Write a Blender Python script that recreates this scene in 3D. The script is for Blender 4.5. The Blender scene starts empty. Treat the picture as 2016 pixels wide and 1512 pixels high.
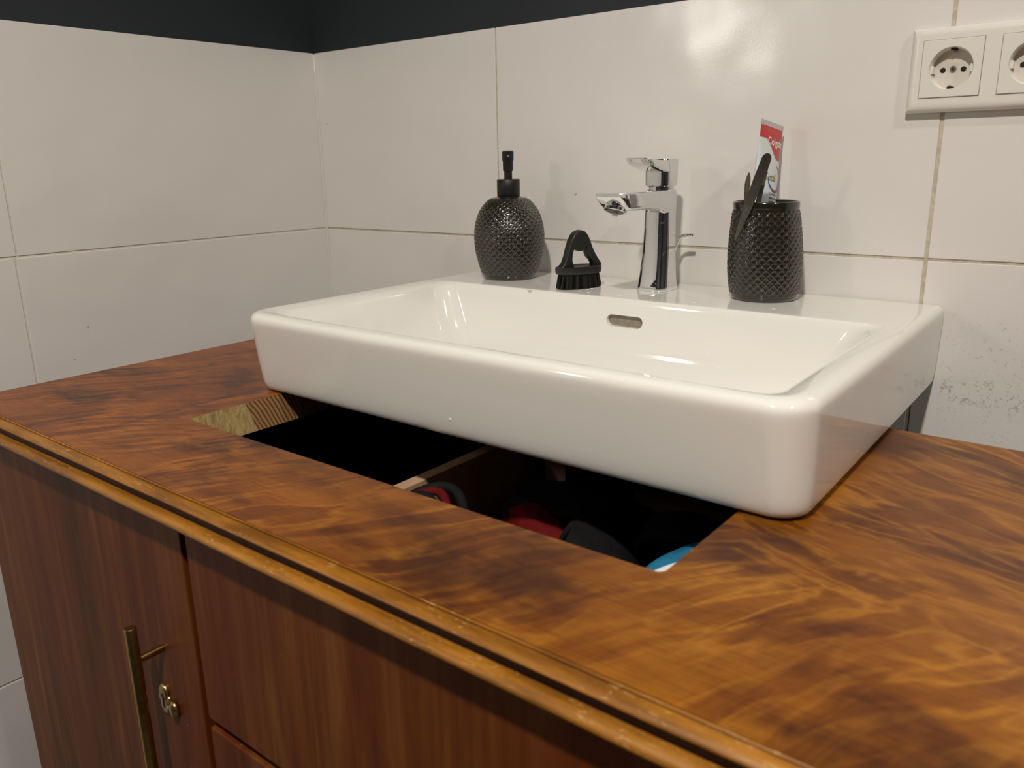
import bpy, bmesh, math, random
from mathutils import Vector, Matrix, noise
random.seed(7)
S = bpy.context.scene
COL = S.collection
PI = math.pi

# ------------------------------------------------------------------ camera
CAM = Vector((1.20711, -0.97682, 0.11429))
YAW, PITCH, ROLL, FPX = 0.67316, -0.26929, -0.01840, 1597.0
fwd = Vector((-math.sin(YAW) * math.cos(PITCH), math.cos(YAW) * math.cos(PITCH), math.sin(PITCH)))
rgt = Vector((math.cos(YAW), math.sin(YAW), 0)); upv = rgt.cross(fwd)
r2 = rgt * math.cos(ROLL) + upv * math.sin(ROLL); u2 = -rgt * math.sin(ROLL) + upv * math.cos(ROLL)
cd = bpy.data.cameras.new('camera'); cam = bpy.data.objects.new('camera', cd); COL.objects.link(cam)
cam.matrix_world = Matrix(((r2.x, u2.x, -fwd.x, CAM.x), (r2.y, u2.y, -fwd.y, CAM.y), (r2.z, u2.z, -fwd.z, CAM.z), (0, 0, 0, 1)))
cd.sensor_width = 36.0; cd.lens = FPX / 2016 * 36; cd.clip_start = 0.01
cd.dof.use_dof = True; cd.dof.focus_distance = 1.0; cd.dof.aperture_fstop = 9.0
S.camera = cam
# ------------------------------------------------------------------ world, lights, exposure
W = bpy.data.worlds.new('world'); S.world = W; W.use_nodes = True
W.node_tree.nodes['Background'].inputs[0].default_value = (1.0, 0.93, 0.84, 1)
W.node_tree.nodes['Background'].inputs[1].default_value = 0.03
S.view_settings.view_transform = 'Standard'; S.view_settings.look = 'None'
S.view_settings.gamma = 1.0; S.view_settings.use_curve_mapping = False
S.view_settings.exposure = 0.58

def area(name, loc, target, size, power, color):
    d = bpy.data.lights.new(name, 'AREA'); d.shape = 'DISK'; d.size = size; d.energy = power; d.color = color
    o = bpy.data.objects.new(name, d); COL.objects.link(o); o.location = loc
    o.rotation_euler = (Vector(target) - Vector(loc)).to_track_quat('-Z', 'Y').to_euler()
    return o
FLOOR, CEIL = -0.99, 1.45
RX, RY = 2.35, -2.5                      # right wall x, front wall y
CLAMP = Vector((1.20, -1.38, CEIL - 0.075)); FILL_LAMP = Vector((2.05, -0.75, CEIL - 0.075))
WLAMP = Vector((-0.035, -1.60, 0.50))
area('ceiling_or_fill_light', CLAMP, (CLAMP.x, CLAMP.y, 0), 0.10, 22.5, (1.0, 0.935, 0.85))
area('ceiling_or_fill_light', FILL_LAMP, (FILL_LAMP.x, FILL_LAMP.y, 0), 0.10, 6.0, (1.0, 0.935, 0.85))  # added fill light, brightens the counter and the left wall
area('wall_light', WLAMP + Vector((0.03, 0, 0)), (0.9, -0.1, -0.05), 0.14, 2.2, (1.0, 0.94, 0.86))

# ------------------------------------------------------------------ mesh helpers
def at(co, loc): return (co[0] - loc[0], co[1] - loc[1], co[2] - loc[2])
def wloc(o):
    v = Vector((0, 0, 0))
    while o is not None: v = v + o.location; o = o.parent
    return v
def obj(name, me, mat, parent=None, loc=None, smooth=False, label=None):
    """me is a bmesh in world coordinates; origin at loc (or at the parent's origin)"""
    base = wloc(parent) if parent is not None else Vector((0, 0, 0))
    o_at = Vector(loc) if loc is not None else base
    if isinstance(me, bmesh.types.BMesh):
        bmesh.ops.recalc_face_normals(me, faces=me.faces[:])
        m = bpy.data.meshes.new(name); me.to_mesh(m); me.free()
        m.transform(Matrix.Translation(-o_at))
    else: m = me
    for q in (mat if isinstance(mat, (list, tuple)) else [mat]): m.materials.append(q)
    if smooth: m.shade_smooth()
    o = bpy.data.objects.new(name, m); COL.objects.link(o)
    if parent is not None: o.parent = parent
    o.location = o_at - base
    if label: o['label'] = label
    return o
def thing(name, loc, label, cat, group=None):
    o = bpy.data.objects.new(name, None); COL.objects.link(o); o.location = loc; o.empty_display_size = 0.02
    o['label'] = label; o['category'] = cat
    if group: o['group'] = group
    return o
def tag(o, label, cat, group=None, kind=None):
    o['label'] = label; o['category'] = cat
    if group: o['group'] = group
    if kind: o['kind'] = kind
    return o
def smooth_angle(o, a=35):
    m = o.data; m.shade_smooth()
    bm = bmesh.new(); bm.from_mesh(m)
    for e in bm.edges:
        if len(e.link_faces) == 2 and e.calc_face_angle(0) > math.radians(a): e.smooth = False
    bm.to_mesh(m); bm.free(); return o
def box(bm, x0, x1, y0, y1, z0, z1, bev=0.0, seg=2, mi=0):
    t = bmesh.new()
    v = [t.verts.new(p) for p in ((x0, y0, z0), (x1, y0, z0), (x1, y1, z0), (x0, y1, z0), (x0, y0, z1), (x1, y0, z1), (x1, y1, z1), (x0, y1, z1))]
    for f in ((0, 3, 2, 1), (4, 5, 6, 7), (0, 1, 5, 4), (1, 2, 6, 5), (2, 3, 7, 6), (3, 0, 4, 7)): t.faces.new([v[i] for i in f])
    if bev: bmesh.ops.bevel(t, geom=t.edges[:], offset=bev, segments=seg, profile=0.5, affect='EDGES')
    for f in t.faces: f.material_index = mi
    merge(bm, t)
def merge(bm, t, M=None):
    if M is not None: bmesh.ops.transform(t, matrix=M, verts=t.verts[:])
    m = bpy.data.meshes.new('tmp'); t.to_mesh(m); t.free(); bm.from_mesh(m); bpy.data.meshes.remove(m)
def loft(bm, rings, cap0=True, cap1=True, closed=True, mi=0):
    V = [[bm.verts.new(p) for p in r] for r in rings]
    n = len(V[0])
    for a, b in zip(V[:-1], V[1:]):
        for i in range(n if closed else n - 1):
            f = bm.faces.new((a[i], a[(i + 1) % n], b[(i + 1) % n], b[i])); f.material_index = mi
    if cap0: bm.faces.new(V[0]).material_index = mi
    if cap1: bm.faces.new(V[-1][::-1]).material_index = mi
    return V
def lathe(bm, prof, c, n=32, mi=0, cap0=True, cap1=True):
    rings = [[(c[0] + r * math.cos(2 * PI * i / n), c[1] + r * math.sin(2 * PI * i / n), c[2] + z) for i in range(n)] for r, z in prof]
    return loft(bm, rings, cap0, cap1, mi=mi)
def tube(bm, pts, r, n=10, mi=0):
    pts = [Vector(p) for p in pts]; rings = []
    rr = r if isinstance(r, (list, tuple)) else [r] * len(pts)
    ref = None
    for i, p in enumerate(pts):
        d = (pts[min(i + 1, len(pts) - 1)] - pts[max(i - 1, 0)]).normalized()
        if ref is None: ref = d.orthogonal().normalized()
        a = (ref - d * ref.dot(d)).normalized(); ref = a; b = d.cross(a)
        rings.append([p + (a * math.cos(2 * PI * k / n) + b * math.sin(2 * PI * k / n)) * rr[i] for k in range(n)])
    loft(bm, rings, mi=mi)
def rrect(x0, x1, y0, y1, z, rf, rb, n=8):
    """rounded rectangle ring; rf = radius of the two front (low y) corners, rb = rear"""
    P = []
    for cx, cy, r, a0 in ((x1 - rf, y0 + rf, rf, -90), (x1 - rb, y1 - rb, rb, 0), (x0 + rb, y1 - rb, rb, 90), (x0 + rf, y0 + rf, rf, 180)):
        for k in range(n + 1):
            a = math.radians(a0 + 90 * k / n); P.append((cx + r * math.cos(a), cy + r * math.sin(a), z))
    return P
def extrude_poly(bm, pts, vec, bev=0.0, seg=2, mi=0):
    """pts: list of 3-D points of a planar polygon; extruded by vec"""
    t = bmesh.new(); V = [t.verts.new(p) for p in pts]; f = t.faces.new(V)
    r = bmesh.ops.extrude_face_region(t, geom=[f])
    bmesh.ops.translate(t, vec=vec, verts=[v for v in r['geom'] if isinstance(v, bmesh.types.BMVert)])
    bmesh.ops.recalc_face_normals(t, faces=t.faces[:])
    if bev:
        caps = [f for f in t.faces if len(f.verts) == len(pts)]
        es = set(e for f in caps for e in f.edges)
        bmesh.ops.bevel(t, geom=list(es), offset=bev, segments=seg, profile=0.5, affect='EDGES')
    for f in t.faces: f.material_index = mi
    merge(bm, t)

# ------------------------------------------------------------------ material helpers
class NT:
    def __init__(s, name):
        s.m = bpy.data.materials.new(name); s.m.use_nodes = True; s.t = s.m.node_tree; s.n = s.t.nodes; s.b = s.n['Principled BSDF']
    def add(s, kind, props=None, **kw):
        n = s.n.new(kind)
        for k, v in (props or {}).items(): setattr(n, k, v)
        for k, v in kw.items(): s.put(n.inputs[k.replace('_', ' ')], v)
        return n
    def put(s, sock, v):
        if isinstance(v, bpy.types.NodeSocket): s.t.links.new(v, sock)
        elif isinstance(v, bpy.types.Node): s.t.links.new(v.outputs[0], sock)
        else: sock.default_value = v
    def set(s, **kw):
        for k, v in kw.items(): s.put(s.b.inputs[k.replace('_', ' ')], v)
        return s
    def math(s, op, a, b=0.0, c=None, clamp=False):
        n = s.n.new('ShaderNodeMath'); n.operation = op; n.use_clamp = clamp
        s.put(n.inputs[0], a); s.put(n.inputs[1], b)
        if c is not None: s.put(n.inputs[2], c)
        return n.outputs[0]
    def mix(s, f, a, b, mode='MIX'):
        n = s.n.new('ShaderNodeMix'); n.data_type = 'RGBA'; n.blend_type = mode
        s.put(n.inputs[0], f); s.put(n.inputs[6], a); s.put(n.inputs[7], b); return n.outputs[2]
    def ramp(s, f, stops):
        n = s.n.new('ShaderNodeValToRGB'); s.put(n.inputs[0], f); e = n.color_ramp.elements
        while len(e) < len(stops): e.new(0.5)
        for q, (p, c) in zip(e, stops): q.position = p; q.color = c if len(c) == 4 else (*c, 1)
        return n.outputs[0]
    def noise(s, vec, scale, detail=4, rough=0.55, dist=0.0):
        n = s.add('ShaderNodeTexNoise', Scale=scale, Detail=detail, Roughness=rough, Distortion=dist); s.put(n.inputs['Vector'], vec); return n.outputs['Fac']
    def vscale(s, v, sc, loc=(0, 0, 0), rot=(0, 0, 0)):
        n = s.add('ShaderNodeMapping'); s.put(n.inputs['Vector'], v); n.inputs['Scale'].default_value = sc; n.inputs['Location'].default_value = loc; n.inputs['Rotation'].default_value = rot; return n.outputs[0]
    def bump(s, h, strength, dist=0.001):
        n = s.add('ShaderNodeBump', Height=h, Strength=strength, Distance=dist); s.put(s.b.inputs['Normal'], n); return n
    def pos(s): return s.n.new('ShaderNodeNewGeometry').outputs['Position']
    def ob(s): return s.n.new('ShaderNodeTexCoord').outputs['Object']
    def uv(s): return s.n.new('ShaderNodeTexCoord').outputs['UV']
    def xyz(s, v):
        n = s.add('ShaderNodeSeparateXYZ'); s.put(n.inputs[0], v); return n.outputs
def rgb(r, g, b):
    f = lambda c: (c / 255 / 12.92) if c / 255 <= 0.04045 else ((c / 255 + 0.055) / 1.055) ** 2.4
    return (f(r), f(g), f(b), 1)
def plain(name, col, rough=0.5, metal=0.0, **kw):
    t = NT(name); t.set(Base_Color=col, Roughness=rough, Metallic=metal, **kw); return t.m
def speckled(name, c0, c1, rough, scale=60, metal=0.0, bump=0.0, coat=0.0):
    t = NT(name); v = t.ob(); n = t.noise(v, scale, 5)
    t.set(Base_Color=t.ramp(n, [(0.3, c0), (0.7, c1)]), Roughness=rough, Metallic=metal, Coat_Weight=coat)
    if bump: t.bump(n, bump, 0.0005)
    return t.m

def mat_tile():
    t = NT('white_glazed_tile'); P = t.pos()
    x, y, z = t.xyz(P)[:3]
    wave = t.noise(P, 5.0, 2, 0.5); fine = t.noise(P, 420, 2, 0.5)
    # grime smudges on the splash zone right of the basin (real dirt)
    d1 = t.noise(t.vscale(P, (60, 60, 110)), 1.0, 6, 0.75, 0.6)
    # noise in world metres
    spots = t.math('GREATER_THAN', t.noise(P, 210, 3, 0.6, 0.8), 0.66)
    bandz = t.math('SUBTRACT', 1.0, t.math('ABSOLUTE', t.math('MULTIPLY', t.math('ADD', z, 0.141), 34.0)), clamp=True)
    area_x = t.math('MULTIPLY', t.math('GREATER_THAN', x, 1.038), t.math('LESS_THAN', z, -0.055))
    strong = t.math('MULTIPLY', t.math('MULTIPLY', t.math('GREATER_THAN', t.noise(P, 130, 6, 0.75, 1.2), 0.575), bandz), area_x)
    weak = t.math('MULTIPLY', t.math('MULTIPLY', t.math('GREATER_THAN', t.noise(P, 190, 4, 0.7, 1.5), 0.63), 0.55), area_x)
    m = t.math('MAXIMUM', strong, weak)
    few = t.math('GREATER_THAN', t.noise(P, 70, 1, 0.4), 0.815)
    c = t.mix(t.math('MULTIPLY', m, 0.55), rgb(226, 222, 217), rgb(120, 100, 78))
    c = t.mix(t.math('MULTIPLY', few, 0.5), c, rgb(120, 105, 90))
    t.set(Base_Color=c, Roughness=0.19, Specular_IOR_Level=0.5)
    h = t.math('ADD', t.math('MULTIPLY', wave, 1.0), t.math('MULTIPLY', fine, 0.006))
    t.bump(h, 0.5, 0.012); return t.m
def mat_grout(name, c0, c1):
    t = NT(name); n = t.noise(t.pos(), 160, 5, 0.6); t.set(Base_Color=t.ramp(n, [(0.35, c0), (0.65, c1)]), Roughness=0.9); t.bump(n, 0.5, 0.001); return t.m
def mat_paint(name, c0, c1, rough=0.55):
    t = NT(name); n = t.noise(t.pos(), 3, 4); f = t.noise(t.pos(), 260, 3); t.set(Base_Color=t.ramp(n, [(0.3, c0), (0.7, c1)]), Roughness=rough); t.bump(f, 0.25, 0.0006); return t.m
def mat_ceramic():
    t = NT('white_sanitary_ceramic'); n = t.noise(t.pos(), 3.0, 2, 0.5)
    P = t.pos(); sp = t.math('GREATER_THAN', t.noise(P, 110, 1, 0.3), 0.80)
    c = t.mix(t.math('MULTIPLY', t.math('MULTIPLY', sp, 0.5), t.math('MULTIPLY', t.math('GREATER_THAN', t.xyz(P)[1], -0.35), t.math('LESS_THAN', t.xyz(P)[2], -0.047))), rgb(236, 233, 226), rgb(150, 130, 104))
    t.set(Base_Color=c, Roughness=0.07, Coat_Weight=0.3, Coat_Roughness=0.03); t.bump(n, 0.12, 0.008); return t.m
def mat_top():
    """figured flame veneer: fibres along x, curly figure running across them"""
    t = NT('figured_veneer'); P = t.pos()
    w = t.add('ShaderNodeTexNoise', Scale=3.2, Detail=2.0, Roughness=0.5); t.put(w.inputs['Vector'], P)
    wv = t.add('ShaderNodeVectorMath', {'operation': 'MULTIPLY_ADD'}); t.put(wv.inputs[0], w.outputs['Color'])
    wv.inputs[1].default_value = (0.11, 0.12, 0); t.put(wv.inputs[2], P); Q = wv.outputs[0]
    x, y, z = t.xyz(P)[:3]
    # two families of flame figure: across the grain on the left, fanning back to the right of the basin
    def fam(phi, off):
        rot = t.add('ShaderNodeVectorRotate', {'rotation_type': 'Z_AXIS'}); t.put(rot.inputs['Vector'], Q); t.put(rot.inputs['Angle'], phi)
        r_ = rot.outputs[0]
        return t.noise(t.vscale(r_, (46, 8.0, 1), off), 1.0, 3, 0.5, 0.35), t.noise(t.vscale(r_, (120, 20, 1), off), 1.0, 3, 0.5, 0.3)
    a1, a2 = fam(0.58, (0, 0, 0)); c1, c2 = fam(1.85, (5, 3, 0))
    wob = t.math('MULTIPLY', t.math('SUBTRACT', t.noise(P, 9, 2), 0.5), 0.25)
    mk = t.math('MULTIPLY', t.ramp(t.math('ADD', x, wob), [(0.98, (0, 0, 0)), (1.0, (1, 1, 1))]), t.ramp(t.math('ADD', t.math('ADD', y, wob), 1.0), [(0.44, (0, 0, 0)), (0.56, (1, 1, 1))]))
    b1 = t.math('ADD', t.math('MULTIPLY', c1, mk), t.math('MULTIPLY', a1, t.math('SUBTRACT', 1.0, mk)))
    b2 = t.math('ADD', t.math('MULTIPLY', c2, mk), t.math('MULTIPLY', a2, t.math('SUBTRACT', 1.0, mk)))
    ridge = t.math('SUBTRACT', 1.0, t.math('MULTIPLY', t.math('ABSOLUTE', t.math('SUBTRACT', b1, 0.5)), 13.0), clamp=True)
    ridge2 = t.math('SUBTRACT', 1.0, t.math('MULTIPLY', t.math('ABSOLUTE', t.math('SUBTRACT', b2, 0.5)), 10.0), clamp=True)
    blot = t.noise(t.vscale(Q, (7, 14, 1), (2, 5, 0)), 1.0, 4, 0.6)
    big = t.noise(t.vscale(P, (2.2, 3.4, 1), (1.3, 0.4, 0)), 1.0, 2, 0.5)
    fib = t.noise(t.vscale(P, (22, 620, 1)), 1.0, 4, 0.7)
    base = t.ramp(t.math('ADD', t.math('MULTIPLY', b1, 0.34), t.math('MULTIPLY', blot, 0.66)), [(0.38, rgb(84, 40, 6)), (0.47, rgb(109, 58, 9)), (0.54, rgb(126, 71, 11)), (0.64, rgb(144, 87, 18))])
    c = t.mix(t.math('MULTIPLY', t.math('MULTIPLY', t.math('POWER', ridge, 1.5), t.ramp(t.noise(P, 7, 2), [(0.40, (0.25, 0.25, 0.25)), (0.6, (1, 1, 1))])), 0.52), base, rgb(202, 138, 42))
    c = t.mix(t.math('MULTIPLY', t.math('POWER', ridge2, 2.0), 0.14), c, rgb(162, 104, 30))
    c = t.mix(t.math('MULTIPLY', t.ramp(blot, [(0.34, (1, 1, 1)), (0.47, (0, 0, 0))]), 0.55), c, rgb(52, 22, 7))
    # reddish drift on the left (dimmer light and sheen painted in), golden on the right
    c = t.mix(t.ramp(x, [(0.32, (0.9, 0.9, 0.9)), (0.99, (0.0, 0.0, 0.0))]), c, t.mix(1.0, c, rgb(255, 226, 214), 'MULTIPLY'))
    # dark heart streaks
    xs = t.math('ADD', y, t.math('MULTIPLY', t.math('SUBTRACT', t.noise(t.vscale(P, (5, 5, 1)), 1.0, 3), 0.5), 0.09))
    s1 = t.math('SUBTRACT', 1.0, t.math('MULTIPLY', t.math('ABSOLUTE', t.math('ADD', t.math('ADD', xs, 0.466), t.math('MULTIPLY', x, 0.163))), 42.0), clamp=True)
    s1 = t.math('MULTIPLY', t.math('MULTIPLY', s1, t.ramp(x, [(0.46, (0, 0, 0)), (0.52, (1, 1, 1)), (0.88, (1, 1, 1)), (0.97, (0, 0, 0))])), t.ramp(blot, [(0.42, (1, 1, 1)), (0.60, (0.1, 0.1, 0.1))]))
    ys = t.math('ADD', x, t.math('MULTIPLY', t.math('SUBTRACT', t.noise(t.vscale(P, (9, 9, 1), (4, 2, 0)), 1.0, 3), 0.5), 0.03))
    s2 = t.math('SUBTRACT', 1.0, t.math('MULTIPLY', t.math('ABSOLUTE', t.math('SUBTRACT', ys, 0.402)), 150.0), clamp=True)
    s2 = t.math('MULTIPLY', s2, t.math('MULTIPLY', t.math('GREATER_THAN', y, -0.62), t.math('LESS_THAN', y, -0.44)))
    c = t.mix(t.math('MULTIPLY', s1, 0.62), c, rgb(44, 17, 8))
    c = t.mix(t.math('MULTIPLY', s2, 0.55), c, rgb(50, 20, 12))
    c = t.mix(t.math('MULTIPLY', t.math('SUBTRACT', fib, 0.46), 2.0, clamp=True), c, rgb(60, 28, 8))
    c = t.mix(t.ramp(big, [(0.35, (0.35, 0.35, 0.35)), (0.6, (0, 0, 0))]), c, t.mix(1.0, c, rgb(176, 150, 130), 'MULTIPLY'))
    t.set(Base_Color=c, Roughness=0.36, Specular_IOR_Level=0.3)
    t.bump(t.math('ADD', fib, t.math('MULTIPLY', b1, 2.0)), 0.12, 0.0008); return t.m
def mat_front():
    t = NT('stained_front_veneer'); P = t.pos()
    w = t.noise(t.vscale(P, (4, 1, 1.2)), 1.0, 2)
    Q = t.vscale(P, (20, 20, 1.5)); a = t.noise(Q, 1.0, 4, 0.55, 0.8)
    f = t.noise(t.vscale(P, (260, 260, 9)), 1.0, 4, 0.65); m = t.noise(t.vscale(P, (55, 55, 4)), 1.0, 3, 0.6, 0.6)
    v = t.math('ADD', t.math('MULTIPLY', a, 0.65), t.math('MULTIPLY', m, 0.35))
    c = t.ramp(v, [(0.36, rgb(66, 29, 7)), (0.46, rgb(90, 45, 11)), (0.54, rgb(106, 58, 18)), (0.66, rgb(132, 84, 38))])
    c = t.mix(t.ramp(w, [(0.4, (0, 0, 0)), (0.6, (0.5, 0.5, 0.5))]), c, rgb(98, 38, 8))
    c = t.mix(t.math('MULTIPLY', t.math('SUBTRACT', f, 0.48), 1.5, clamp=True), c, rgb(58, 24, 8))
    sc = t.math('GREATER_THAN', t.noise(t.vscale(P, (150, 150, 28)), 1.0, 3, 0.6, 1.0), 0.74)
    c = t.mix(t.math('MULTIPLY', sc, 0.25), c, rgb(196, 160, 120))
    t.set(Base_Color=c, Roughness=0.5, Specular_IOR_Level=0.22); t.bump(f, 0.15, 0.0006); return t.m
def mat_mold():
    t = NT('varnished_moulding'); P = t.pos()
    a = t.noise(t.vscale(P, (12, 90, 90)), 1.0, 4, 0.6); f = t.noise(t.vscale(P, (60, 900, 900)), 1.0, 3, 0.6)
    c = t.ramp(a, [(0.35, rgb(112, 68, 12)), (0.55, rgb(146, 94, 22)), (0.7, rgb(164, 110, 36))])
    c = t.mix(t.math('MULTIPLY', t.math('SUBTRACT', f, 0.5), 1.3, clamp=True), c, rgb(82, 42, 10))
    z = t.xyz(P)[2]
    rub = t.math('MULTIPLY', t.math('GREATER_THAN', t.noise(t.vscale(P, (120, 420, 300)), 1.0, 4, 0.7, 1.2), 0.61), t.math('GREATER_THAN', t.noise(t.vscale(P, (9, 9, 60), (2, 0, 3)), 1.0, 2), 0.50))
    c = t.mix(t.math('MULTIPLY', rub, 0.6), c, rgb(190, 150, 92))
    t.set(Base_Color=c, Roughness=0.42); t.bump(a, 0.25, 0.0008); return t.m
def mat_cut():
    """sawn edge of the blockboard: pale fibrous core, end-grain lath with growth rings"""
    t = NT('sawn_board_edge'); P = t.pos(); x, y, z = t.xyz(P)[:3]
    n = t.noise(t.vscale(P, (260, 260, 90)), 1.0, 4, 0.7, 0.8)
    core = t.ramp(n, [(0.35, rgb(150, 122, 74)), (0.6, rgb(196, 168, 112))])
    dy = t.math('SUBTRACT', y, -0.66); dz = t.math('SUBTRACT', z, -0.26)
    rad = t.math('SQRT', t.math('ADD', t.math('MULTIPLY', dy, dy), t.math('MULTIPLY', dz, dz)))
    rad = t.math('ADD', rad, t.math('MULTIPLY', t.noise(P, 60, 2), 0.003))
    s = t.math('SINE', t.math('MULTIPLY', rad, 1350.0))
    ring = t.ramp(t.math('ADD', s, t.math('MULTIPLY', n, 0.5)), [(0.30, rgb(168, 130, 80)), (0.85, rgb(112, 68, 34))])
    m = t.math('GREATER_THAN', t.math('ADD', y, t.math('MULTIPLY', t.math('ADD', z, 0.14), 0.35)), -0.4885)
    far_shade = t.math('GREATER_THAN', y, -0.415)  # flat darker brown past the rings: the basin's shadow painted in
    c = t.mix(m, core, ring); c = t.mix(far_shade, c, rgb(120, 84, 48))
    t.set(Base_Color=c, Roughness=0.8); t.bump(n, 0.5, 0.001); return t.m
def mat_pattern_glaze():
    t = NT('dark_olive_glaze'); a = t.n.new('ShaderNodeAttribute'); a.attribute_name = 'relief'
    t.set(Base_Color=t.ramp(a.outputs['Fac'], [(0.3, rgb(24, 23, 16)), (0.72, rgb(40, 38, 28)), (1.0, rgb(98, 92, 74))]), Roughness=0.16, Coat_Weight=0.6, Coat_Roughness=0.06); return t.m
def mat_chrome():
    t = NT('chrome'); v = t.ob(); n = t.noise(v, 170, 3, 0.6, 0.4)
    t.set(Base_Color=(0.80, 0.80, 0.80, 1), Metallic=1.0, Roughness=t.math('MULTIPLY_ADD', t.math('GREATER_THAN', n, 0.66), 0.22, 0.035)); return t.m
def mat_fabric(name, c0, c1, rough=0.75):
    t = NT(name); v = t.ob(); n = t.noise(v, 900, 2); l = t.noise(v, 26, 4, 0.6, 1.0)
    t.set(Base_Color=t.ramp(l, [(0.3, c0), (0.7, c1)]), Roughness=rough, Specular_IOR_Level=0.25); t.bump(t.math('ADD', n, t.math('MULTIPLY', l, 3.0)), 0.4, 0.002); return t.m

TILE = mat_tile(); GROUT = mat_grout('beige_grout', rgb(178, 167, 148), rgb(204, 195, 177)); GROUTL = mat_grout('light_grout', rgb(208, 202, 192), rgb(224, 219, 209))
SLATE = mat_paint('dark_slate_paint', rgb(30, 36, 40), rgb(37, 43, 47)); WHITEP = mat_paint('white_wall_paint', rgb(214, 210, 202), rgb(222, 218, 210))
DARKW = mat_paint('slate_wall_paint', rgb(34, 38, 40), rgb(42, 46, 48))
FLOORM = mat_grout('grey_floor', rgb(70, 67, 62), rgb(90, 86, 80)); SILI = plain('white_silicone', rgb(222, 218, 208), 0.35)
CERAM = mat_ceramic(); TOPM = mat_top(); FRONTM = mat_front(); MOLDM = mat_mold(); CUTM = mat_cut(); GLAZE = mat_pattern_glaze(); CHROME = mat_chrome()
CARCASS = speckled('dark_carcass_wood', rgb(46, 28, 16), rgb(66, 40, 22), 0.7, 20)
PARTW = speckled('pale_planed_wood', rgb(186, 150, 116), rgb(212, 178, 144), 0.6, 30)
GAPM = speckled('red_brown_frame', rgb(44, 14, 6), rgb(58, 18, 8), 0.6, 20)
BRASS = speckled('aged_brass', rgb(150, 122, 68), rgb(178, 148, 88), 0.28, 90, metal=1.0)
BRASS2 = speckled('worn_brass', rgb(146, 118, 74), rgb(196, 168, 118), 0.34, 260, metal=1.0, bump=0.4)
BLACKP = speckled('matt_black_plastic', rgb(10, 10, 10), rgb(16, 16, 15), 0.45, 200)
GREYP = speckled('charcoal_plastic', rgb(28, 28, 27), rgb(36, 36, 35), 0.42, 300, bump=0.1)
BRIST = speckled('black_bristles', rgb(8, 8, 8), rgb(20, 20, 19), 0.55, 500)
SOCK = plain('white_gloss_plastic', rgb(228, 223, 214), 0.22, Coat_Weight=0.2)
SOCKIN = plain('socket_well_plastic', rgb(214, 208, 196), 0.35)
HOLE = plain('black_hole', rgb(10, 9, 8), 0.8); SCREW = speckled('zinc_screw', rgb(120, 118, 112), rgb(160, 157, 150), 0.4, 400, metal=0.9)
STEEL = speckled('dull_steel', rgb(118, 114, 108), rgb(142, 138, 130), 0.33, 150, metal=1.0)
TUBEW = plain('tube_white_laminate', rgb(214, 220, 222), 0.3, Coat_Weight=0.3)
NYLON = mat_fabric('black_nylon', rgb(8, 8, 9), rgb(22, 22, 24), 0.75); REDF = mat_fabric('red_lining', rgb(84, 6, 5), rgb(112, 12, 9)); BLUEF = mat_fabric('blue_fabric', rgb(26, 92, 128), rgb(40, 122, 160)); WHITEF = mat_fabric('white_piping', rgb(210, 212, 208), rgb(226, 228, 224))
SLOT = speckled('overflow_inside', rgb(128, 120, 104), rgb(150, 141, 124), 0.6, 160)
LAMPG = NT('lamp_glass').set(Base_Color=(0.9, 0.87, 0.8, 1), Emission_Color=(1.0, 0.9, 0.76, 1), Emission_Strength=5.0).m

# ------------------------------------------------------------------ room shell
WA = 0.0
LW = lambda s, z, d=0.0: Vector((math.sin(WA) * s - math.cos(WA) * d, -s * math.cos(WA) - math.sin(WA) * d, z))   # point on left wall, d behind its face
def struct(o): o['kind'] = 'structure'; return o
def quadprism(bm, pts, back, bev=0.0):
    t = bmesh.new(); a = [t.verts.new(p) for p in pts]; b = [t.verts.new(Vector(p) + back) for p in pts]
    t.faces.new(a); t.faces.new(b[::-1])
    n = len(a)
    for i in range(n): t.faces.new((a[i], a[(i + 1) % n], b[(i + 1) % n], b[i]))
    bmesh.ops.recalc_face_normals(t, faces=t.faces[:])
    if bev: bmesh.ops.bevel(t, geom=t.edges[:], offset=bev, segments=2, profile=0.5, affect='EDGES')
    merge(bm, t)

TOPZ = 0.2991
bm = bmesh.new(); box(bm, -0.30, RX, 0.0012, 0.12, FLOOR, TOPZ - 0.004)
wall_back = struct(obj('wall_back', bm, GROUT, loc=(1.0, 0.0012, FLOOR)))
bm = bmesh.new(); box(bm, -0.30, RX, 0.0095, 0.12, TOPZ - 0.004, CEIL + 0.02)
obj('painted_band', bm, SLATE, wall_back, label='dark slate painted wall above the white tiles')
def rowz(k, x):      # tile row lines on the back wall: k=1 top, 0 middle, -1...
    return {1: TOPZ - 0.0018 * x, 0: 0.0017 * x}[k] if k >= 0 else -0.3 * abs(k) + 0.001 * x
colx = [0.0, 0.4089, 1.0089, 1.6089, 2.2089, RX - 0.001]
for k in (1, 0, -1, -2, -3):
    for i in range(len(colx) - 1):
        xa, xb = colx[i] + (0.0014 if i else 0.001), colx[i + 1] - 0.0014
        if i in (1, 2): xb, xa = (xb - 0.0006, xa) if i == 1 else (xb, xa + 0.0006)
        zt = lambda x: rowz(k, x) - (0.0016 if k < 1 else 0.0)
        zb = lambda x: max(rowz(k - 1, x) + 0.0016, FLOOR + 0.002)
        bm = bmesh.new()
        quadprism(bm, [(xa, 0, zb(xa)), (xb, 0, zb(xb)), (xb, 0, zt(xb)), (xa, 0, zt(xa))], Vector((0, 0.009, 0)), 0.0007)
        obj('tile', bm, TILE, wall_back, loc=(xa, 0, zb(xa)))
bm = bmesh.new()
a, b = -0.15, 2.75
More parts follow.
